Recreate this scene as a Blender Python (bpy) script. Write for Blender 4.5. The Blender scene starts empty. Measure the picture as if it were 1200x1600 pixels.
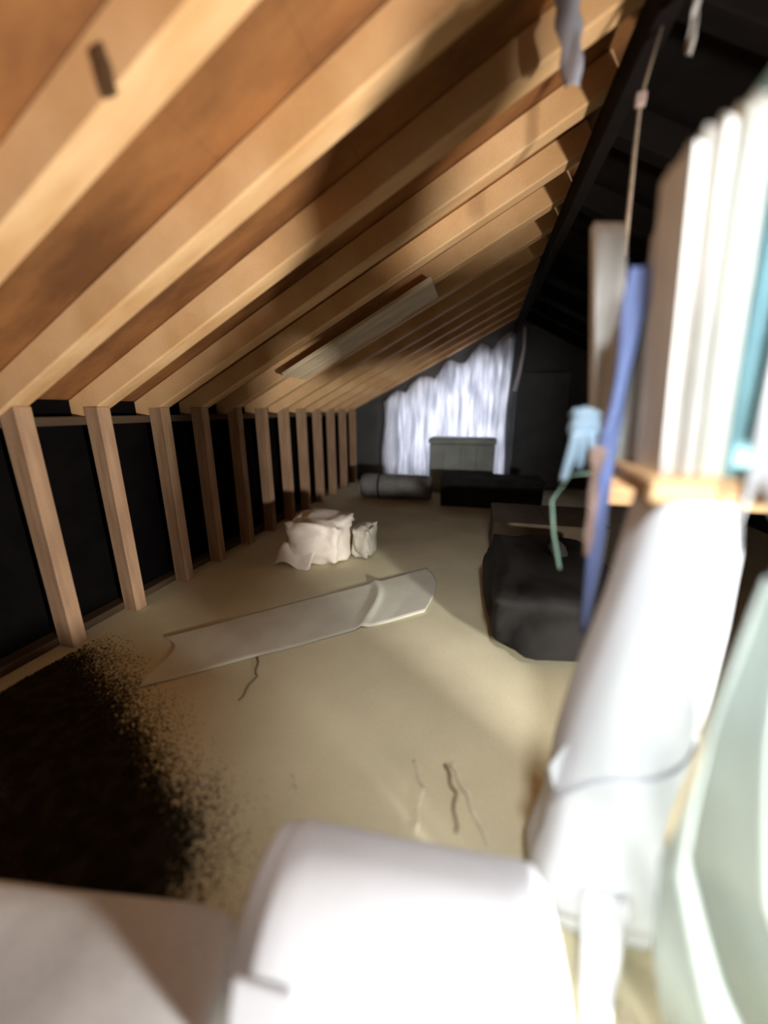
import bpy, bmesh, math, random
from mathutils import Vector, Matrix, noise
random.seed(7)
S = bpy.context.scene
C = S.collection
R = math.radians

# ------------------------------------------------------------------ camera, light, exposure
cd = bpy.data.cameras.new('camera')
cam = bpy.data.objects.new('camera', cd); C.objects.link(cam)
cd.sensor_fit = 'VERTICAL'; cd.sensor_height = 24.0; cd.lens = 582 / 1600 * 24.0
cd.clip_start = 0.02
cam.location = (0, 0, 1.2)
cam.rotation_euler = (R(90 - 15.37), 0, R(13.96))
cd.dof.use_dof = True; cd.dof.focus_distance = 2.4; cd.dof.aperture_fstop = 0.25
S.camera = cam

w = bpy.data.worlds.new('daylight'); S.world = w; w.use_nodes = True
bg = w.node_tree.nodes['Background']
bg.inputs[0].default_value = (0.90, 0.93, 1.0, 1); bg.inputs[1].default_value = 7.5

def lamp(name, typ, loc, aim, energy, color, **kw):
    d = bpy.data.lights.new(name, typ); d.energy = energy; d.color = color
    for k, v in kw.items(): setattr(d, k, v)
    o = bpy.data.objects.new(name, d); C.objects.link(o); o.location = loc
    o.rotation_euler = (Vector(aim) - Vector(loc)).to_track_quat('-Z', 'Y').to_euler()
    o['kind'] = 'helper'
    return o
# work light standing low on the floor to the right of the camera
lamp('work_light', 'SPOT', (1.60, -0.22, 0.58), (-1.0, 1.55, 1.05), 520, (1.0, 0.98, 0.95),
     spot_size=R(112), spot_blend=0.9, shadow_soft_size=0.10)
# added unseen spot that brightens the middle floor, post and boards
lamp('hanging_lamp', 'SPOT', (0.25, -0.10, 2.10), (0.24, 1.15, 0.52), 150, (0.93, 0.97, 1.0),
     spot_size=R(66), spot_blend=1.0, shadow_soft_size=0.12)
# weak unseen fill light added behind the camera
lamp('hatch_daylight', 'AREA', (0.4, -1.0, 1.7), (0.0, 1.2, 0.9), 0.8, (0.90, 0.95, 1.0), shape='RECTANGLE', size=0.8, size_y=0.8)

S.view_settings.view_transform = 'Standard'; S.view_settings.look = 'None'
S.view_settings.exposure = 0.0; S.view_settings.gamma = 1.0; S.view_settings.use_curve_mapping = False

# ------------------------------------------------------------------ materials
def mat(name, base, dark=None, rough=0.7, scale=6.0, stretch=(1, 1, 1), bump=0.15, trans=0.0, fine=0.0, spec=0.3, alpha=1.0, contrast=(0.35, 0.65)):
    m = bpy.data.materials.new(name); m.use_nodes = True
    nt = m.node_tree; n = nt.nodes; l = nt.links
    b = n['Principled BSDF']; out = n['Material Output']
    tc = n.new('ShaderNodeTexCoord'); mp = n.new('ShaderNodeMapping'); mp.inputs['Scale'].default_value = stretch
    l.new(tc.outputs['Object'], mp.inputs['Vector'])
    ns = n.new('ShaderNodeTexNoise'); ns.inputs['Scale'].default_value = scale; ns.inputs['Detail'].default_value = 6
    l.new(mp.outputs['Vector'], ns.inputs['Vector'])
    rp = n.new('ShaderNodeValToRGB')
    dk = dark or tuple(c * 0.75 for c in base)
    rp.color_ramp.elements[0].color = (*dk, 1); rp.color_ramp.elements[1].color = (*base, 1)
    rp.color_ramp.elements[0].position, rp.color_ramp.elements[1].position = contrast
    l.new(ns.outputs['Fac'], rp.inputs['Fac'])
    col = rp.outputs['Color']
    if fine:
        n2 = n.new('ShaderNodeTexNoise'); n2.inputs['Scale'].default_value = 160; n2.inputs['Detail'].default_value = 2
        l.new(tc.outputs['Object'], n2.inputs['Vector'])
        mx = n.new('ShaderNodeMix'); mx.data_type = 'RGBA'; mx.blend_type = 'OVERLAY'; mx.inputs[0].default_value = fine
        l.new(col, mx.inputs[6]); l.new(n2.outputs['Fac'], mx.inputs[7]); col = mx.outputs[2]
    l.new(col, b.inputs['Base Color'])
    b.inputs['Roughness'].default_value = rough
    b.inputs['Specular IOR Level'].default_value = spec
    if bump:
        bp = n.new('ShaderNodeBump'); bp.inputs['Strength'].default_value = bump; bp.inputs['Distance'].default_value = 0.01
        l.new(ns.outputs['Fac'], bp.inputs['Height']); l.new(bp.outputs['Normal'], b.inputs['Normal'])
    if trans or alpha < 1:
        src = b.outputs[0]
        if trans:
            t = n.new('ShaderNodeBsdfTranslucent'); l.new(col, t.inputs['Color'])
            a = n.new('ShaderNodeMixShader'); a.inputs[0].default_value = trans
            l.new(src, a.inputs[1]); l.new(t.outputs[0], a.inputs[2]); src = a.outputs[0]
        if alpha < 1:
            t = n.new('ShaderNodeBsdfTransparent')
            a = n.new('ShaderNodeMixShader'); a.inputs[0].default_value = alpha
            l.new(t.outputs[0], a.inputs[1]); l.new(src, a.inputs[2]); src = a.outputs[0]
        l.new(src, out.inputs['Surface'])
    return m

M = {}
M['deck'] = mat('orange_pine_boarding', (0.33, 0.14, 0.045), (0.15, 0.06, 0.02), scale=2.2, stretch=(1, 3.0, 1), bump=0.2, fine=0.25)  # deck tone darkened to hold the shade between the rafters
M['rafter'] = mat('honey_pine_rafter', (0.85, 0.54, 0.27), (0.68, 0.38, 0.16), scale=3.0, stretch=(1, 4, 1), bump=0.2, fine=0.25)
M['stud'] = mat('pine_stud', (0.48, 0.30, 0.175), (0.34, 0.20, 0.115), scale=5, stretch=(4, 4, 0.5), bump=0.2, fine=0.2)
M['plate'] = mat('brown_plate', (0.09, 0.055, 0.03), scale=5, stretch=(3, 0.5, 3), bump=0.2)
M['pale_wood'] = mat('pale_batten', (0.83, 0.66, 0.42), scale=5, stretch=(0.6, 4, 4), bump=0.2, fine=0.2)
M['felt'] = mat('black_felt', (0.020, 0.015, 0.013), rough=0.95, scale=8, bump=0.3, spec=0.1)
M['black_felt'] = mat('matt_black_felt', (0.006, 0.005, 0.005), rough=1.0, scale=8, bump=0.2, spec=0.0)  # black that stands in for shade in the gaps between studs
M['fill'] = mat('dark_loose_fill', (0.060, 0.047, 0.028), (0.030, 0.022, 0.013), rough=1.0, scale=20, bump=0.0, spec=0.0)  # brown of the flecks that paint shade onto the floor
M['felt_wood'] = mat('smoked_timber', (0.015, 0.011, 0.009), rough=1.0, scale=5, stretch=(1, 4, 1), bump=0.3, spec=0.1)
M['floor'] = mat('beige_deck', (0.66, 0.60, 0.41), (0.56, 0.51, 0.34), rough=0.85, scale=2.2, bump=0.1, fine=0.35)
M['gable'] = mat('grey_gable', (0.10, 0.10, 0.10), scale=3, bump=0.3)
M['white'] = mat('white_fleece', (0.80, 0.82, 0.85), (0.73, 0.75, 0.79), rough=0.8, scale=3, bump=0.12, fine=0.06)
M['greywhite'] = mat('grey_white_batt', (0.70, 0.70, 0.70), (0.58, 0.58, 0.58), rough=0.95, scale=5, bump=0.35, fine=0.4)
M['strip'] = mat('grey_white_strip', (0.66, 0.64, 0.53), (0.60, 0.58, 0.48), rough=0.7, scale=6, bump=0.08, fine=0.12)
M['sack'] = mat('white_sack', (0.85, 0.77, 0.66), (0.72, 0.64, 0.54), rough=0.8, scale=9, bump=0.3)
M['paper'] = mat('grey_paper', (0.48, 0.44, 0.36), rough=0.8, scale=9, bump=0.3)
M['curtain'] = mat('white_polythene', (0.90, 0.90, 0.93), (0.58, 0.59, 0.64), rough=0.5, scale=3, stretch=(5, 5, 0.8), bump=0.2, trans=0.6)
M['crate'] = mat('grey_green_crate', (0.42, 0.45, 0.42), rough=0.7, scale=4, bump=0.1)
M['greyboard'] = mat('slate_grey_board', (0.13, 0.14, 0.15), rough=0.8, scale=3, bump=0.1)
M['mat'] = mat('grey_roll', (0.25, 0.25, 0.24), rough=0.9, scale=8, bump=0.3)
M['black'] = mat('black_sack', (0.020, 0.018, 0.017), (0.010, 0.009, 0.008), rough=0.9, scale=5, bump=0.4)
M['carton'] = mat('dark_brown_carton', (0.12, 0.09, 0.055), rough=0.85, scale=4, bump=0.2)
M['board_white'] = mat('foam_board_white', (0.93, 0.92, 0.88), (0.70, 0.69, 0.64), rough=0.7, scale=7, stretch=(8, 8, 0.7), bump=0.15)
M['board_cream'] = mat('foam_board_cream', (0.90, 0.90, 0.82), (0.80, 0.80, 0.70), rough=0.7, scale=7, stretch=(5, 5, 0.7), bump=0.15)
M['board_grey'] = mat('foam_board_grey', (0.62, 0.59, 0.53), (0.38, 0.35, 0.31), rough=0.8, scale=7, stretch=(8, 8, 0.8), bump=0.2)
M['board_cyan'] = mat('foam_board_cyan', (0.42, 0.78, 0.86), (0.32, 0.62, 0.72), rough=0.6, scale=7, stretch=(3, 3, 1.5), bump=0.15)
M['board_mint'] = mat('foam_board_mint', (0.84, 0.88, 0.80), (0.66, 0.68, 0.62), rough=0.7, scale=7, stretch=(5, 5, 0.8), bump=0.15)
M['ledge'] = mat('golden_ledge', (0.62, 0.40, 0.20), (0.36, 0.21, 0.10), rough=0.7, scale=5, stretch=(0.7, 5, 5), bump=0.2)
M['blue'] = mat('blue_webbing', (0.25, 0.33, 0.64), (0.17, 0.23, 0.48), rough=0.6, scale=12, stretch=(1, 1, 0.3), bump=0.2)
M['sky_blue'] = mat('light_blue_rag', (0.42, 0.57, 0.70), (0.26, 0.38, 0.48), rough=0.7, scale=12, bump=0.3)
M['pink'] = mat('dusty_pink', (0.45, 0.31, 0.27), (0.34, 0.24, 0.20), rough=0.7, scale=12, bump=0.2)
M['poly'] = mat('clear_green_polythene', (0.62, 0.70, 0.665), (0.50, 0.57, 0.54), rough=0.35, scale=3, stretch=(1, 1, 1), bump=0.1, trans=0.35, alpha=0.66, spec=0.5)
M['lilac'] = mat('lilac_white_strip', (0.88, 0.86, 0.95), (0.74, 0.73, 0.83), rough=0.6, scale=10, stretch=(1, 1, 0.3), bump=0.2)
M['brownstring'] = mat('brown_string', (0.35, 0.26, 0.18), rough=0.9, scale=30, bump=0.1)
M['green'] = mat('green_cord', (0.12, 0.20, 0.15), rough=0.6, scale=20, bump=0.1)
M['straw'] = mat('pale_shaving', (0.85, 0.78, 0.58), rough=0.8, scale=30, bump=0.1)
M['darkstraw'] = mat('brown_bark', (0.27, 0.21, 0.12), rough=0.9, scale=30, bump=0.1)
M['knot'] = mat('dark_knot', (0.13, 0.07, 0.03), rough=0.8, scale=25, bump=0.2)
M['frame'] = mat('white_painted_frame', (0.75, 0.75, 0.77), rough=0.5, scale=5, bump=0.03)
gm = bpy.data.materials.new('window_glass'); gm.use_nodes = True
_b = gm.node_tree.nodes['Principled BSDF']
_b.inputs['Transmission Weight'].default_value = 1.0; _b.inputs['Roughness'].default_value = 0.0; _b.inputs['IOR'].default_value = 1.05
M['glass'] = gm

# ------------------------------------------------------------------ builders
def link(name, me, m, parent=None, loc=(0, 0, 0), rot=(0, 0, 0)):
    o = bpy.data.objects.new(name, me); C.objects.link(o)
    if m is not None and not me.materials: me.materials.append(m)
    o.parent = parent; o.location = loc; o.rotation_euler = rot
    return o
def finish(bm, name, smooth=False):
    bmesh.ops.recalc_face_normals(bm, faces=bm.faces[:])
    me = bpy.data.meshes.new(name); bm.to_mesh(me); bm.free()
    if smooth:
        for p in me.polygons: p.use_smooth = True
    return me
def box_me(name, lo, hi, bevel=0.004, seg=1):
    bm = bmesh.new(); bmesh.ops.create_cube(bm, size=1)
    for v in bm.verts:
        v.co = Vector([(lo[i] + hi[i]) / 2 + v.co[i] * (hi[i] - lo[i]) for i in range(3)])
    if bevel: bmesh.ops.bevel(bm, geom=bm.edges[:], offset=bevel, segments=seg, affect='EDGES', profile=0.5)
    return finish(bm, name, seg > 1)
def prism_me(name, pts, z0, z1, bevel=0.003):
    bm = bmesh.new()
    a = [bm.verts.new((x, y, z0)) for x, y in pts]; b = [bm.verts.new((x, y, z1)) for x, y in pts]
    bm.faces.new(a); bm.faces.new(b); n = len(pts)
    for i in range(n): bm.faces.new((a[i], a[(i + 1) % n], b[(i + 1) % n], b[i]))
    if bevel: bmesh.ops.bevel(bm, geom=bm.edges[:], offset=bevel, segments=1, affect='EDGES')
    return finish(bm, name)
def sheet_me(name, fn, nu, nv, th=0.004):
    """a cloth or film: fn(u, v) -> point; given a thickness th by a second skin"""
    P = [[Vector(fn(i / nu, j / nv)) for j in range(nv + 1)] for i in range(nu + 1)]
    bm = bmesh.new(); A = []; B = []
    for i in range(nu + 1):
        ra = []; rb = []
        for j in range(nv + 1):
            du = P[min(i + 1, nu)][j] - P[max(i - 1, 0)][j]; dv = P[i][min(j + 1, nv)] - P[i][max(j - 1, 0)]
            n = du.cross(dv); n = n.normalized() if n.length > 1e-9 else Vector((0, 0, 1))
            ra.append(bm.verts.new(P[i][j] + n * th / 2)); rb.append(bm.verts.new(P[i][j] - n * th / 2))
        A.append(ra); B.append(rb)
    for i in range(nu):
        for j in range(nv):
            bm.faces.new((A[i][j], A[i + 1][j], A[i + 1][j + 1], A[i][j + 1]))
            bm.faces.new((B[i][j], B[i][j + 1], B[i + 1][j + 1], B[i + 1][j]))
    for i in range(nu):
        bm.faces.new((A[i][0], B[i][0], B[i + 1][0], A[i + 1][0])); bm.faces.new((A[i][nv], A[i + 1][nv], B[i + 1][nv], B[i][nv]))
    for j in range(nv):
        bm.faces.new((A[0][j], A[0][j + 1], B[0][j + 1], B[0][j])); bm.faces.new((A[nu][j], B[nu][j], B[nu][j + 1], A[nu][j + 1]))
    return finish(bm, name, True)
def loft_me(name, rings, cap=True):
    bm = bmesh.new(); V = [[bm.verts.new(p) for p in r] for r in rings]; n = len(rings[0])
    for a, b in zip(V, V[1:]):
        for i in range(n): bm.faces.new((a[i], a[(i + 1) % n], b[(i + 1) % n], b[i]))
    if cap: bm.faces.new(V[0]); bm.faces.new(V[-1])
    return finish(bm, name, True)
def tube_me(name, pts, r0, r1=None, n=8):
    r1 = r0 if r1 is None else r1
    pts = [Vector(p) for p in pts]; rings = []
    for i, p in enumerate(pts):
        d = (pts[min(i + 1, len(pts) - 1)] - pts[max(i - 1, 0)]).normalized()
        a = d.orthogonal().normalized(); b = d.cross(a)
        r = r0 + (r1 - r0) * i / (len(pts) - 1)
        rings.append([p + (a * math.cos(t) + b * math.sin(t)) * r for t in [k * 2 * math.pi / n for k in range(n)]])
    return loft_me(name, rings)
def blob_me(name, lo, hi, seed, amp=0.12, freq=3.0, flat=0.0, power=0.55):
    """a slumped sack: rounded box with crumples and a flat base"""
    bm = bmesh.new(); bmesh.ops.create_icosphere(bm, subdivisions=4, radius=1)
    c = [(lo[i] + hi[i]) / 2 for i in range(3)]; h = [(hi[i] - lo[i]) / 2 for i in range(3)]
    for v in bm.verts:
        d = v.co.normalized()
        q = Vector([math.copysign(abs(k) ** power, k) for k in d])
        q *= 1 / max(abs(q.x), abs(q.y), abs(q.z), 1e-6) * 0.55 + 0.45 / q.length
        q *= 1 + amp * noise.noise(d * freq + Vector((seed, 0, 0))) + amp * 0.5 * abs(noise.noise(d * freq * 2.7 + Vector((0, seed, 0))))
        z = c[2] + q.z * h[2]
        v.co = Vector((c[0] + q.x * h[0], c[1] + q.y * h[1], max(z, lo[2])))
    return finish(bm, name, True)
def tag(o, label=None, cat=None, group=None, kind=None):
    if label: o['label'] = label
    if cat: o['category'] = cat
    if group: o['group'] = group
    if kind: o['kind'] = kind
    return o
def empty(name, loc):
    o = bpy.data.objects.new(name, None); C.objects.link(o); o.location = loc; o.empty_display_size = 0.1
    return o
def part(name, me, m, parent):                 # mesh given in world space, parented to an Empty at parent.location
    if parent.type == 'EMPTY':
        me.transform(Matrix.Translation(-Vector(parent.location)))
    return link(name, me, m, parent)

# ------------------------------------------------------------------ setting
XW, YG, YF = -1.97, 6.3, -2.2                 # knee wall, far gable, near gable
PITCH = R(27); T = math.tan(PITCH)
XR = 0.45; ZR0 = 1.22
def zroof(x): return ZR0 + T * (x - XW) if x <= XR else ZR0 + T * (2 * XR - XW - x)   # underside of the rafters
XE = 2 * XR - XW                               # right eave 2.87

tag(link('floor', box_me('floor', (-2.9, YF, -0.06), (XE + 0.1, YG + 0.1, 0), 0), M['floor']), 'beige board floor of the attic', kind='structure')

# knee wall on the left with its studs; a black backing paints in the eaves shade
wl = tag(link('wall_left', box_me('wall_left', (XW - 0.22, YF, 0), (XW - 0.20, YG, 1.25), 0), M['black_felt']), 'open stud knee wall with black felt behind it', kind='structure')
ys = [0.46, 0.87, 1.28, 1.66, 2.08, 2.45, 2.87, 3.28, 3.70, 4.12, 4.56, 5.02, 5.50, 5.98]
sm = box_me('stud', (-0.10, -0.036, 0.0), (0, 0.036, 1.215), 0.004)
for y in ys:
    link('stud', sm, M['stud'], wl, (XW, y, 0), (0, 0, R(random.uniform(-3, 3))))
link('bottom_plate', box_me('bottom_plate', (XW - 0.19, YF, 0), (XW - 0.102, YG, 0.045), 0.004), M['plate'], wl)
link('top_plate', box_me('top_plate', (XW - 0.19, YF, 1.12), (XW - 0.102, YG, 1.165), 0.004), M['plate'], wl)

# left slope: board deck on rafters
LS = (XR - XW) / math.cos(PITCH)               # slope length from wall to ridge
RD = 0.12                                      # rafter depth
ceil = link('ceiling', box_me('ceiling', (-0.6, YF, RD + 0.026), (LS + 0.10, YG + 0.1, RD + 0.04), 0), M['felt'])
tag(ceil, 'sloping orange pine roof boarding over rafters', kind='structure')
ceil.location = (XW, 0, ZR0); ceil.rotation_euler = (0, -PITCH, 0)
rm = box_me('rafter', (-0.35, -0.045, 0), (LS + 0.02, 0.045, RD), 0.006)
for y in [YF + 0.2 + 0.42 * k for k in range(6)] + [0.43, 0.85, 1.27, 1.68, 2.09, 2.47, 2.88, 3.29, 3.71, 4.13, 4.57, 5.03, 5.51, 5.99]:
    link('rafter', rm, M['rafter'], ceil, (0, y, 0))
bw = (LS + 0.6) / 9
for k in range(9):
    for a, b in ((YF, 2.28), (2.283, YG + 0.1)):
        link('roof_board', box_me('roof_board', (-0.5 + k * bw + 0.0003, a, RD + 0.001), (-0.5 + (k + 1) * bw - 0.0003, b, RD + 0.022), 0.0006), M['deck'], ceil)
# pale batten fixed under the rafters, and the dark knot
bt = link('batten', box_me('batten', (0.55, -0.20, -0.03), (1.80, 0.20, -0.001), 0.004), M['pale_wood'], ceil, (0, 2.92, 0))
bt['label'] = 'pale short batten fixed under the rafters'
kn = link('knot', blob_me('knot', (-0.022, -0.005, -0.045), (0.022, 0.005, 0.045), 1.7, 0.12, 2, power=1.0), M['knot'], ceil, (1.344, 0.806, 0.041), (0, R(15), 0))

# right slope: shade put into a near-black lining and rafters
c2 = bpy.data.objects.new('ceiling', None); C.objects.link(c2)
tag(c2, 'dark right roof slope lined with black felt', kind='structure')
c2.location = (XE, 0, ZR0); c2.rotation_euler = (0, PITCH, 0)
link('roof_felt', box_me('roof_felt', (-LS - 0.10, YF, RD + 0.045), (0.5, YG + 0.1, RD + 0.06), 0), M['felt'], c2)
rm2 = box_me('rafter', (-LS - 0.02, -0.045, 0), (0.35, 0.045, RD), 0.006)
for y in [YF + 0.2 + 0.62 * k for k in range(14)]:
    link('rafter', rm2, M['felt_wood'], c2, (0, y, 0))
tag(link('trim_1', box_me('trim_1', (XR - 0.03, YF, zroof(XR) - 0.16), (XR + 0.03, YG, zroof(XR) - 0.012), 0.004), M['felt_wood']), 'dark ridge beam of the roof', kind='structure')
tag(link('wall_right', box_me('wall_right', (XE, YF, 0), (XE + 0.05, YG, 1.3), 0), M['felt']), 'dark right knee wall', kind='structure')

def gable(name, y0, y1, hole=None):
    xs = [-2.6, XR, XE + 0.3]
    bm = bmesh.new()
    def quad(pts):
        a = [bm.verts.new((x, y0, z)) for x, z in pts]; b = [bm.verts.new((x, y1, z)) for x, z in pts]
        bm.faces.new(a); bm.faces.new(b[::-1]); n = len(pts)
        for i in range(n): bm.faces.new((a[i], b[i], b[(i + 1) % n], a[(i + 1) % n]))
    zt = lambda x: zroof(x) + 0.19
    full = lambda a, b: [(a, 0), (b, 0)] + ([(b, zt(b)), (XR, zt(XR)), (a, zt(a))] if a < XR < b else [(b, zt(b)), (a, zt(a))])
    if not hole: quad(full(-2.6, XE + 0.3))
    else:
        quad(full(-2.6, hole[0][0]))
        for x0, x1, z0, z1 in hole:
            quad([(x0, 0), (x1, 0), (x1, z0), (x0, z0)]); quad([(x0, z1), (x1, z1), (x1, zt(x1)), (x0, zt(x0))])
        quad(full(hole[-1][1], XE + 0.3))
    return tag(link(name, finish(bm, name), M['gable'] if hole else M['felt']), kind='structure')
WINS = [(-1.36, -0.96, 0.12, 1.42), (-0.96, -0.50, 0.12, 1.66), (-0.50, 0.40, 0.12, 1.90)]
gable('wall_back', YG, YG + 0.1, WINS)['label'] = 'far dark grey gable wall with a stepped window'
gable('wall_front', YF - 0.1, YF)
wn = empty('window_1', (-0.48, YG + 0.05, 0.12)); tag(wn, 'stepped far gable window glowing with daylight', kind='structure')
for x0, x1, z0, z1 in WINS:
    for nm, lo, hi in (('frame_side', (x0, YG + .02, z0), (x0 + .03, YG + .08, z1)), ('frame_side', (x1 - .03, YG + .02, z0), (x1, YG + .08, z1)),
                       ('frame_rail', (x0 + .03, YG + .02, z0), (x1 - .03, YG + .08, z0 + .04)), ('frame_rail', (x0 + .03, YG + .02, z1 - .04), (x1 - .03, YG + .08, z1))):
        part(nm, box_me(nm, lo, hi, 0.004), M['frame'], wn)
    part('pane', box_me('pane', (x0 + .03, YG + .045, z0 + .04), (x1 - .03, YG + .051, z1 - .04), 0), M['glass'], wn)

# ------------------------------------------------------------------ far end
def curtain(u, v):                             # polythene hung from the rafters, gathered at several points
    x = -1.52 + 1.93 * u
    gather = abs(math.sin(u * math.pi * 4.5 + 0.4))
    ztop = min(zroof(x) - 0.03, 2.3) - 0.03 - (0.10 + 0.10 * u) * (1 - gather) ** 0.8
    zb = 0.055 + 0.04 * math.sin(u * 9)
    z = ztop + (zb - ztop) * v
    y = 6.10 + 0.045 * math.sin(u * 44 + 1.2 * math.sin(v * 3)) * (0.4 + 0.6 * v) + 0.02 * math.sin(u * 97)
    return (x + 0.02 * math.sin(v * 7 + u * 20) - 0.03 * v * (u < .2), y, z)
tag(link('plastic_sheet', sheet_me('plastic_sheet', curtain, 110, 22, 0.003), M['curtain']), 'bright white sheeting with a jagged top hung across the far gable', 'sheeting')
cr = empty('storage_crate', (-0.22, 5.75, 0)); tag(cr, 'dim grey green crate stack in front of the white sheeting', 'crate')
part('body', box_me('body', (-0.68, 5.5, 0), (0.24, 5.95, 0.72), 0.02, 2), M['crate'], cr)
part('lid', box_me('lid', (-0.70, 5.48, 0.722), (0.26, 5.97, 0.80), 0.02, 2), M['crate'], cr)
for x in (-0.45, -0.22, 0.01):
    part('rib', box_me('rib', (x - .02, 5.488, 0.06), (x + .02, 5.5, 0.68), 0.003), M['crate'], cr)
gb = empty('grey_board', (0.9, 6.2, 0)); tag(gb, 'tall slate grey board leaning on the gable right of the sheeting', 'board')
me = box_me('panel', (0.50, -0.012, 0), (1.24, 0.012, 1.72), 0.004); me.transform(Matrix.Translation((-0.9, -0.12, 0.004)) @ Matrix.Rotation(R(-3), 4, 'X'))
link('panel', me, M['greyboard'], gb)
me = box_me('edge_batten', (0.50, -0.03, 0), (0.54, -0.0125, 1.72), 0.003); me.transform(Matrix.Translation((-0.9, -0.12, 0.004)) @ Matrix.Rotation(R(-3), 4, 'X'))
link('edge_batten', me, M['greyboard'], gb)
def roll_me(name, x0, x1, r, wob=0.01, n=28, seg=10, seed=0.0):
    rings = []
    xs = [x0 + (x1 - x0) * k / seg for k in range(seg + 1)]
    prof = [(x0, r * .86), (x0 + .012, r * .97)] + [(x, r) for x in xs[1:-1]] + [(x1 - .012, r * .97), (x1, r * .86)]
    for x, q in prof:
        rings.append([Vector((x, math.cos(a) * q * (1 + wob * noise.noise(Vector((x * 5 + seed, math.cos(a) * 1.5, math.sin(a) * 1.5))) * 3), math.sin(a) * q))
                      for a in [k * 2 * math.pi / n for k in range(n)]])
    return loft_me(name, rings)
gr = empty('rolled_mat', (-1.0, 5.0, 0.17)); tag(gr, 'dull grey rolled mat lying below the white sheeting', 'roll')
link('roll', roll_me('roll', -0.55, 0.42, 0.165, seed=3), M['mat'], gr)
me = roll_me('tie_band', -0.02, 0.03, 0.172, 0.0, seg=3); me.transform(Matrix.Translation((-0.3, 0, 0))); link('tie_band', me, M['black'], gr)
tag(link('hanging_cord', tube_me('hanging_cord', [(0.52, 5.8, 2.28), (0.53, 5.8, 2.0), (0.50, 5.8, 1.7), (0.46, 5.8, 1.45)], 0.016, 0.03), M['lilac']), 'faint pale cord hanging right of the white sheeting', 'cord')
dk = empty('dark_box', (0.15, 5.0, 0)); tag(dk, 'low black box on the floor at the far end', 'box')
part('body', box_me('body', (-0.42, 4.7, 0), (0.80, 5.15, 0.33), 0.012, 2), M['black'], dk)
part('lid', box_me('lid', (-0.435, 4.685, 0.331), (0.815, 5.165, 0.37), 0.008), M['black'], dk)

# ------------------------------------------------------------------ middle of the floor
def strip(u, v):
    a = Vector((-1.60, 1.44)); b = Vector((-0.33, 2.70)); c = Vector((-0.25, 2.03)); d = Vector((-1.39, 1.09))
    p = (a.lerp(b, u)).lerp(d.lerp(c, u), v)
    if u < 0.12: p += (b - a).normalized() * 0.08 * (1 - u / 0.12) * math.sin(min(v * 1.25, 1) * math.pi) ** 1.0
    if u > 0.9: p += (b - a).normalized() * (u - .9) * 10 * 0.10 * math.sin(v * math.pi)
    z = 0.004 + 0.018 * math.exp(-((u - 0.74 - 0.03 * math.sin(v * 4)) / 0.018) ** 2) + 0.006 * abs(math.sin(u * 9 + v * 2)) * v
    return (p.x, p.y, z)
tag(link('paper_strip', sheet_me('paper_strip', strip, 120, 16, 0.004), M['strip']), 'wide greyish white strip with torn ends lying across the beige floor', 'strip')
ws = empty('white_sack', (-1.2, 2.75, 0)); tag(ws, 'crumpled cream white sack behind the floor strip', 'sack')
part('body', blob_me('body', (-1.46, 2.50, 0.0), (-0.98, 3.0, 0.36), 2.3, 0.22, 2.4), M['sack'], ws)
part('folded_flap', sheet_me('folded_flap', lambda u, v: (-1.50 + 0.30 * u + 0.05 * v, 2.44 + 0.10 * v, 0.02 + 0.16 * v + 0.03 * math.sin(u * 6 + v * 3)), 12, 8, 0.006), M['sack'], ws)
tag(link('paper_wad', blob_me('paper_wad', (-0.96, 2.72, 0), (-0.80, 3.02, 0.27), 5.1, 0.22, 2.6), M['paper']), 'small dull grey wad of paper right of the cream sack', 'paper')
bs = empty('black_sack', (0.40, 2.1, 0)); tag(bs, 'slumped black sack on the floor left of the white post', 'sack')
part('body', blob_me('body', (0.10, 1.62, 0.0), (0.85, 2.75, 0.36), 8.0, 0.14, 2.0), M['black'], bs)
part('tied_neck', tube_me('tied_neck', [(0.52, 2.3, 0.33), (0.50, 2.27, 0.40), (0.46, 2.24, 0.45)], 0.06, 0.035, 10), M['black'], bs)
bc = empty('brown_carton', (0.5, 3.3, 0)); tag(bc, 'dark brown carton behind the black sack', 'carton')
part('body', box_me('body', (0.16, 2.95, 0), (1.0, 3.6, 0.34), 0.006), M['carton'], bc)
part('flap', box_me('flap', (0.16, 2.95, 0.341), (0.57, 3.6, 0.346), 0.001), M['carton'], bc)
part('flap', box_me('flap', (0.58, 2.95, 0.341), (1.0, 3.6, 0.346), 0.001), M['carton'], bc)

# dark flecks that paint shade onto the floor, thinning out over the boards
def shade_density(x, y):
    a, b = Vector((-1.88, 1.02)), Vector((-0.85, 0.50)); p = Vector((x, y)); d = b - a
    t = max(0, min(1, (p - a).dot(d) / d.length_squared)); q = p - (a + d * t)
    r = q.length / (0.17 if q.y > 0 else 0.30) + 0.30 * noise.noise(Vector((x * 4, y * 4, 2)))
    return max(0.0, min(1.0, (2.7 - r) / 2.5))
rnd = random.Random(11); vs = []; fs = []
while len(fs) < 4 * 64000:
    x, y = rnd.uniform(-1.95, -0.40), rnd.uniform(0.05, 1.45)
    f = shade_density(x, y)
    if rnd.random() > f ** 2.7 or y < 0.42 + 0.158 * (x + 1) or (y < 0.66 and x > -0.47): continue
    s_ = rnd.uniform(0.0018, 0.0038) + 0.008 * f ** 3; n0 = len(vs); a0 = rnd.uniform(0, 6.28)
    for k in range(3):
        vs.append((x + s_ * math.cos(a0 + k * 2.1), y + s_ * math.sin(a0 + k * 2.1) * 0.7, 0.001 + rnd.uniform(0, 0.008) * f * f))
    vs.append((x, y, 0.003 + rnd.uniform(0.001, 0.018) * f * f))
    fs += [(n0, n0 + 2, n0 + 1), (n0, n0 + 1, n0 + 3), (n0 + 1, n0 + 2, n0 + 3), (n0 + 2, n0, n0 + 3)]
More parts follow.
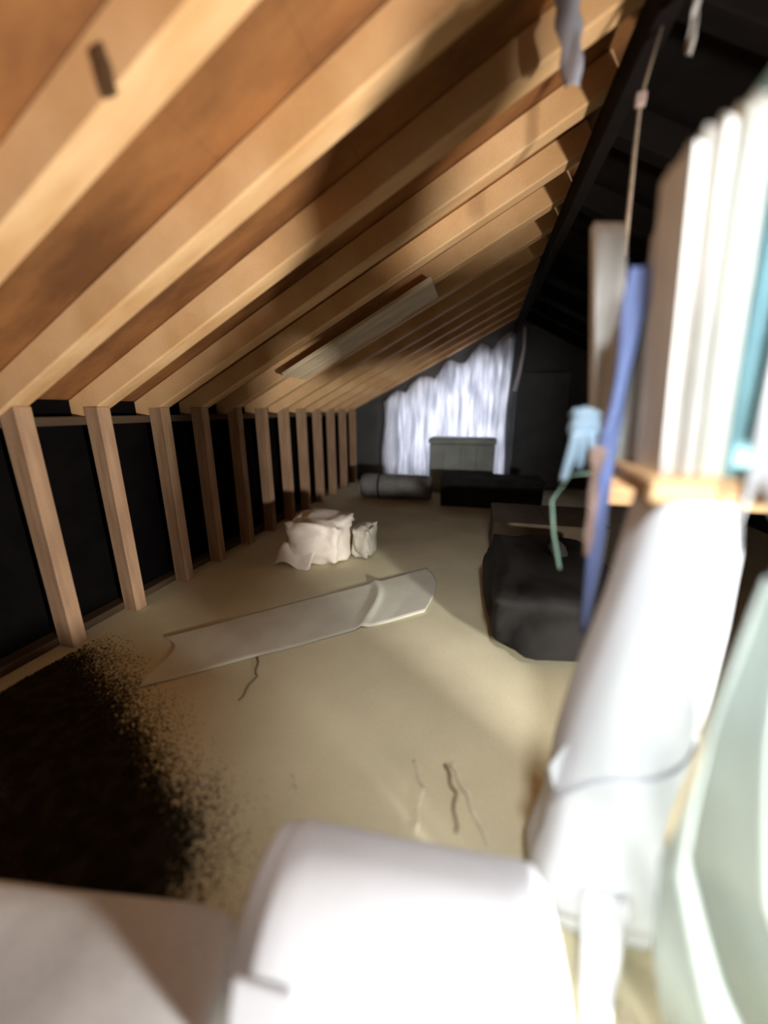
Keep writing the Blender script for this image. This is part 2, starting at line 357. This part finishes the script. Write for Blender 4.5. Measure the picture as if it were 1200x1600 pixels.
me = bpy.data.meshes.new('loose_fill'); me.from_pydata(vs, [], fs)
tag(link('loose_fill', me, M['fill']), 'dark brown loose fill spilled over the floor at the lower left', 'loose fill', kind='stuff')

# shavings and strands on the floor
def strand(pts, r, m, label, name='wood_shaving', cat='shaving', group=None):
    pts = [Vector((x, y, max(z, r * 0.9))) for x, y, z in pts]
    P = []
    for i in range(len(pts) - 1):
        for k in range(6):
            t = k / 6; P.append(pts[i].lerp(pts[i + 1], t) + Vector((0.006 * math.sin(i * 2.1 + t * 6.28), 0.0, 0)))
    P.append(pts[-1])
    tag(link(name, tube_me(name, P, r, r * 0.6, 6), m), label, cat, group)
G = 'shavings on the floor'
strand([(-0.147, 1.03, 0), (-0.10, 0.94, 0.012), (-0.106, 0.80, 0)], 0.006, M['straw'], 'thin pale shaving standing above the middle of the white roll', group=G)
strand([(-0.02, 1.05, 0), (0.04, 0.95, 0.012), (0.10, 0.82, 0)], 0.008, M['straw'], 'longest pale shaving beside the post foot above the white roll', group=G)
strand([(-0.04, 1.04, 0), (0.0, 0.95, 0.006), (0.01, 0.83, 0)], 0.007, M['darkstraw'], 'brown sliver beside the longest pale shaving above the white roll', group=G)
strand([(-0.545, 0.88, 0), (-0.51, 0.84, 0.008), (-0.50, 0.76, 0)], 0.004, M['straw'], 'short pale shaving at the left end of the white roll', group=G)
strand([(-1.0, 1.40, 0), (-0.93, 1.28, 0.008), (-0.92, 1.13, 0)], 0.006, M['darkstraw'], 'curved brown sliver just in front of the floor strip', group=G)
strand([(0.325, 0.50, 0), (0.33, 0.48, 0.02), (0.34, 0.46, 0.0), (0.36, 0.40, 0)], 0.008, M['straw'], 'pale curled shaving on the floor right of the post foot', group=G)
strand([(0.36, 0.58, 0), (0.375, 0.52, 0.02), (0.39, 0.42, 0)], 0.006, M['straw'], 'thin pale shaving close to the clear polythene', group=G)

# ------------------------------------------------------------------ foreground white rolls
fr = empty('white_roll', (-0.085, 0.47, 0.172)); tag(fr, 'big bright white roll of fleece in the foreground', 'roll')
link('roll', roll_me('roll', -0.265, 0.275, 0.170, 0.012, 40, 14), M['white'], fr, (0, 0, 0), (0, 0, R(4)))
me = roll_me('inner_layer', -0.295, -0.24, 0.152, 0.015, 32, 4, seed=4); link('inner_layer', me, M['white'], fr, (0, 0.012, 0.0), (0, 0, R(4)))
def flap(u, v):
    a = R(138 + 80 * v); r = 0.174 + 0.004 * u
    xr = -0.15 + 0.03 * math.sin(v * 3.0)
    return ((-0.268 + (xr + 0.268) * u), math.cos(a) * r, math.sin(a) * r)
link('loose_end', sheet_me('loose_end', flap, 10, 24, 0.005), M['white'], fr, (0, 0, 0), (0, 0, R(4)))
lb = empty('grey_batt', (-1.0, 0.1, 0)); tag(lb, 'dim greyish white batt lying in the lower left corner', 'batt')
def batt_me(x0, x1, y0, y1, z1):
    bm = bmesh.new(); bmesh.ops.create_cube(bm, size=1)
    bmesh.ops.subdivide_edges(bm, edges=bm.edges[:], cuts=14, use_grid_fill=True)
    for v in bm.verts:
        p = v.co * 2; q = Vector([math.copysign(abs(k), k) for k in p])
        n = (abs(q.x) ** 14 + abs(q.y) ** 14 + abs(q.z) ** 14) ** (1 / 14)
        q = q / max(n, 1e-6) * max(abs(q.x), abs(q.y), abs(q.z))
        x = (x0 + x1) / 2 + q.x * (x1 - x0) / 2; y = (y0 + y1) / 2 + q.y * (y1 - y0) / 2; z = z1 / 2 + q.z * z1 / 2
        if q.z > 0: z += 0.012 * noise.noise(Vector((x * 4, y * 4, 0)))
        v.co = Vector((x, y, max(z, 0)))
    return finish(bm, 'body', True)
me = batt_me(-1.7, -0.375, -0.35, 0.385, 0.14); me.transform(Matrix.Translation((1.0, -0.1, 0)))
link('body', me, M['greywhite'], lb, (0, 0, 0), (0, 0, R(9)))

# ------------------------------------------------------------------ ledge, post, boards on the right
lg = empty('timber_ledge', (0.6, 0.95, 1.03)); tag(lg, 'golden brown timber ledge carrying the upright foam boards', 'ledge')
part('plank', prism_me('plank', [(0.335, 1.28), (0.295, 0.725), (XE - 0.01, 0.725), (XE - 0.01, 1.28)], 1.045, 1.085, 0.005), M['ledge'], lg)
part('apron', prism_me('apron', [(0.36, 1.27), (0.36, 1.24), (XE - 0.01, 1.24), (XE - 0.01, 1.27)], 0.92, 1.044, 0.003), M['ledge'], lg)

ps = empty('wrapped_post', (0.385, 0.80, 0)); tag(ps, 'white wrapped post standing under the timber ledge', 'post')
sec = [(0.0, .215, .49), (0.06, .200, .492), (0.13, .208, .487), (0.20, .222, .480), (0.27, .226, .462), (0.40, .232, .468), (0.60, .256, .480), (0.80, .284, .480), (0.95, .303, .470), (1.044, .315, .452)]
rings = []
for k in range(45):
    z = 1.044 * k / 44
    for (a, b) in zip(sec, sec[1:]):
        if a[0] <= z <= b[0] + 1e-6:
            t = (z - a[0]) / (b[0] - a[0]); xl = a[1] + (b[1] - a[1]) * t; xr = a[2] + (b[2] - a[2]) * t; break
    cx, hx = (xl + xr) / 2, (xr - xl) / 2; hy = 0.075 + 0.045 * max(0, 1 - z / 0.35)
    ring = []
    for i in range(36):
        a = 2 * math.pi * i / 36; ca, sa = math.cos(a), math.sin(a)
        e = 0.55
        x = math.copysign(abs(ca) ** e, ca) * hx; y = math.copysign(abs(sa) ** e, sa) * hy
        f = 1 + 0.06 * noise.noise(Vector((ca * 1.6, sa * 1.6 + z * 2.2, z * 3)))
        ring.append(Vector((cx + x * f, 0.80 + y * f, z)))
    rings.append(ring)
part('wrapping', loft_me('wrapping', rings), M['white'], ps)
# an outer lap of the wrapping and a loose corner
def half(z):
    for (a, b) in zip(sec, sec[1:]):
        if a[0] <= z <= b[0] + 1e-6:
            t = (z - a[0]) / (b[0] - a[0]); xl = a[1] + (b[1] - a[1]) * t; xr = a[2] + (b[2] - a[2]) * t
            return (xl + xr) / 2, (xr - xl) / 2, 0.075 + 0.045 * max(0, 1 - z / 0.35)
def lap(u, v):                                 # hugs the wrapping; its upper edge climbs to the right
    zt = 0.26 + 0.30 * u ** 0.8; z = zt + (0.05 - zt) * v
    cx, hx, hy = half(z); a = R(188 + 160 * u); ca, sa = math.cos(a), math.sin(a)
    f = (1 + 0.06 * noise.noise(Vector((ca * 1.6, sa * 1.6 + z * 2.2, z * 3)))) * 1.035 + 0.02 * v * math.sin(u * 9) ** 2
    return (cx + math.copysign(abs(ca) ** .55, ca) * hx * f, 0.80 + math.copysign(abs(sa) ** .55, sa) * hy * f - 0.002, z)
part('lap', sheet_me('lap', lap, 30, 24, 0.003), M['white'], ps)
part('loose_corner', sheet_me('loose_corner', lambda u, v: (0.262 - 0.055 * u * (1 - v * .3), 0.77 - 0.02 * u, 0.50 - 0.16 * v - 0.10 * u * (1 - v)), 8, 8, 0.004), M['white'], ps)
part('trailing_end', sheet_me('trailing_end', lambda u, v: (0.30 - 0.03 * v + (0.10 - 0.06 * v) * u, 0.69 - 0.19 * v, 0.13 * (1 - v) ** 1.5 + 0.006 + 0.012 * math.sin(u * 9) ** 2), 14, 14, 0.004), M['white'], ps)

ZL = 1.086
def board(x0, x1, y0, y1, h, m, label, lean=0.0, name='foam_board', jag=0.0):
    bm = bmesh.new(); n = 6
    # an upright sheet, its top edge a little broken
    for s in (0,):
        top = [(y0 + (y1 - y0) * k / n, h + (random.uniform(-jag, jag) if jag else 0)) for k in range(n + 1)]
        A = []; B = []
        for y, z in top:
            A.append((bm.verts.new((x0, y, 0)), bm.verts.new((x0 + lean, y, z)))); B.append((bm.verts.new((x1, y, 0)), bm.verts.new((x1 + lean, y, z - jag * .4))))
        for k in range(n):
            bm.faces.new((A[k][0], A[k + 1][0], A[k + 1][1], A[k][1])); bm.faces.new((B[k][0], B[k][1], B[k + 1][1], B[k + 1][0]))
            bm.faces.new((A[k][1], A[k + 1][1], B[k + 1][1], B[k][1])); bm.faces.new((A[k][0], B[k][0], B[k + 1][0], A[k + 1][0]))
        bm.faces.new((A[0][0], A[0][1], B[0][1], B[0][0])); bm.faces.new((A[n][0], B[n][0], B[n][1], A[n][1]))
    cx, cy = (x0 + x1) / 2, (y0 + y1) / 2
    bmesh.ops.translate(bm, verts=bm.verts[:], vec=(-cx, -cy, 0))
    o = link(name, finish(bm, name), m, None, (cx, cy, ZL))
    tag(o, label, 'board', 'foam boards standing on the ledge')
board(0.318, 0.388, 1.16, 1.22, 0.55, M['board_white'], 'narrow off-white board standing alone at the far left end of the ledge', -0.07, jag=0.02)
board(0.326, 0.392, 1.00, 1.05, 0.36, M['board_mint'], 'short mint white board just right of the blue strap', -0.02, jag=0.03)
board(0.392, 0.425, 1.07, 1.13, 0.53, M['board_grey'], 'thin grey board rising behind the short mint board', -0.03, jag=0.03)
board(0.330, 0.341, 0.78, 0.90, 0.51, M['board_white'], 'leftmost thin white board of the tight row on the ledge', -0.04, jag=0.012)
board(0.344, 0.361, 0.79, 0.91, 0.52, M['board_grey'], 'first grey board of the tight row on the ledge', -0.04, jag=0.012)
board(0.364, 0.375, 0.775, 0.90, 0.53, M['board_white'], 'second thin white board of the tight row, between two grey ones', -0.04, jag=0.012)
board(0.378, 0.388, 0.79, 0.92, 0.53, M['board_grey'], 'mottled grey board left of the cream boards on the ledge', -0.04, jag=0.02)
board(0.390, 0.404, 0.78, 0.92, 0.54, M['board_cream'], 'thinner cream board of the row on the ledge', -0.04, jag=0.01)
board(0.406, 0.424, 0.78, 0.93, 0.56, M['board_cream'], 'thicker cream board beside the light blue board', -0.04, jag=0.02)
board(0.427, 0.456, 0.77, 0.93, 0.62, M['board_cyan'], 'light blue board near the right end of the row', -0.03, jag=0.01)
def fringe(u, v):
    x = 0.424 + 0.45 * u; zt = 1.72 - 0.1 * (1 - u)
    zb = 1.02 + 0.05 * math.sin(u * 31) + 0.03 * math.sin(u * 77)
    z = zt + (zb - zt) * v
    return (x - 0.018 * (1 - v), 0.692 + 0.03 * (1 - v) + 0.012 * math.sin(u * 40 + v * 1.5) * (0.3 + v), z)
tag(link('white_cloth', sheet_me('white_cloth', fringe, 90, 16, 0.003), M['white']), 'bright white cloth with a ragged lower edge hanging at the right of the ledge', 'cloth')
# blue strap over the ledge end, light blue rag knotted on it
def ribbon(name, pts, wd, m, label, cat, th=0.004, side=(1, 0, 0), taper=1.0):
    pts = [Vector(p) for p in pts]; n = len(pts) - 1; sd = Vector(side)
    def f(u, v):
        t = v * n; i = min(int(t), n - 1); p = pts[i].lerp(pts[i + 1], t - i)
        k = wd * (1 + (taper - 1) * v) * (1 + 0.18 * math.sin(v * 17))
        return p + sd * (u - .5) * k + Vector((0, 0.008 * math.sin(u * 5 + v * 9), 0))
    return tag(link(name, sheet_me(name, f, 4, 40, th), m), label, cat)
ribbon('blue_strap', [(0.300, 0.96, 1.48), (0.300, 0.96, 1.36), (0.298, 0.965, 1.20), (0.292, 0.975, 1.09), (0.300, 0.98, 1.0), (0.306, 0.98, 0.86), (0.310, 0.98, 0.62)], 0.040, M['blue'], 'long blue strap hanging past the end of the ledge', 'strap', taper=0.7)
ribbon('pink_ribbon', [(0.262, 0.93, 1.12), (0.266, 0.93, 1.0), (0.272, 0.93, 0.86)], 0.026, M['pink'], 'dusty pink ribbon beside the blue strap below the ledge', 'ribbon', taper=0.5)
rg = empty('blue_rag', (0.235, 1.0, 1.15)); tag(rg, 'light blue rag knotted at the left end of the ledge', 'rag')
part('knot', blob_me('knot', (0.215, 0.985, 1.13), (0.275, 1.03, 1.20), 3.3, 0.3, 2.5), M['sky_blue'], rg)
for k, (dx, ln, wd) in enumerate(((-0.022, 0.12, 0.030), (0.0, 0.09, 0.022), (0.028, 0.13, 0.020))):
    part('tail', sheet_me('tail', lambda u, v, dx=dx, ln=ln, wd=wd: (0.243 + dx * (0.5 + v) + (u - .5) * wd * (1 - .5 * v), 0.985 - 0.004 * math.sin(u * 6), 1.15 - ln * v), 4, 10, 0.004), M['sky_blue'], rg)
tag(link('green_cord', tube_me('green_cord', [(0.330, 1.1, 1.04), (0.250, 1.1, 1.03), (0.215, 1.12, 0.95), (0.226, 1.1, 0.86), (0.25, 1.08, 0.76)], 0.005, 0.004, 6), M['green']), 'thin green cord dangling beside the blue strap', 'cord')

# clear polythene falling from the ledge to the floor
def poly(u, v):
    xl = [(0, .41), (.25, .365), (.5, .335), (.75, .37), (1, .43)]
    k = min(int(v * 4), 3); t = v * 4 - k; xa = xl[k][1] + (xl[k + 1][1] - xl[k][1]) * t
    wdt = 0.14 + 0.60 * v ** 1.1
    x = xa + u * wdt
    y = 0.600 - 0.10 * v + (0.040 * math.sin(u * 24 - v * 5) + 0.008 * math.sin(u * 47 - v * 8)) * (0.3 + v * .8) - 0.05 * u * v
    return (x, y, 0.965 - 0.96 * v)
tag(link('polythene_sheet', sheet_me('polythene_sheet', poly, 70, 40, 0.002), M['poly']), 'translucent pale green polythene draped down at the lower right', 'sheeting')

# ------------------------------------------------------------------ things hanging under the ridge
ribbon('white_strip', [(0.165, 1.50, 2.40), (0.172, 1.50, 2.30), (0.190, 1.50, 2.22), (0.205, 1.50, 2.13)], 0.085, M['lilac'], 'lilac white strip hanging below the ridge at the top of the picture', 'strip', taper=0.55)
ribbon('white_strip', [(0.487, 1.45, 2.28), (0.480, 1.45, 2.20), (0.485, 1.45, 2.12)], 0.022, M['board_grey'], 'thinner greyish strip hanging from the ridge beam', 'strip', taper=0.6)
tgp = empty('pink_tag', (0.42, 1.6, 2.1)); tag(tgp, 'small pink tag on a brown string below the ridge', 'tag')
part('disc', blob_me('disc', (0.405, 1.59, 2.105), (0.437, 1.61, 2.145), 1.0, 0.1, 2), M['pink'], tgp)
part('string', tube_me('string', [(0.45, 1.6, 2.30), (0.421, 1.6, 2.13), (0.425, 1.6, 2.0), (0.432, 1.6, 1.86), (0.44, 1.6, 1.70)], 0.004, 0.009, 6), M['brownstring'], tgp)
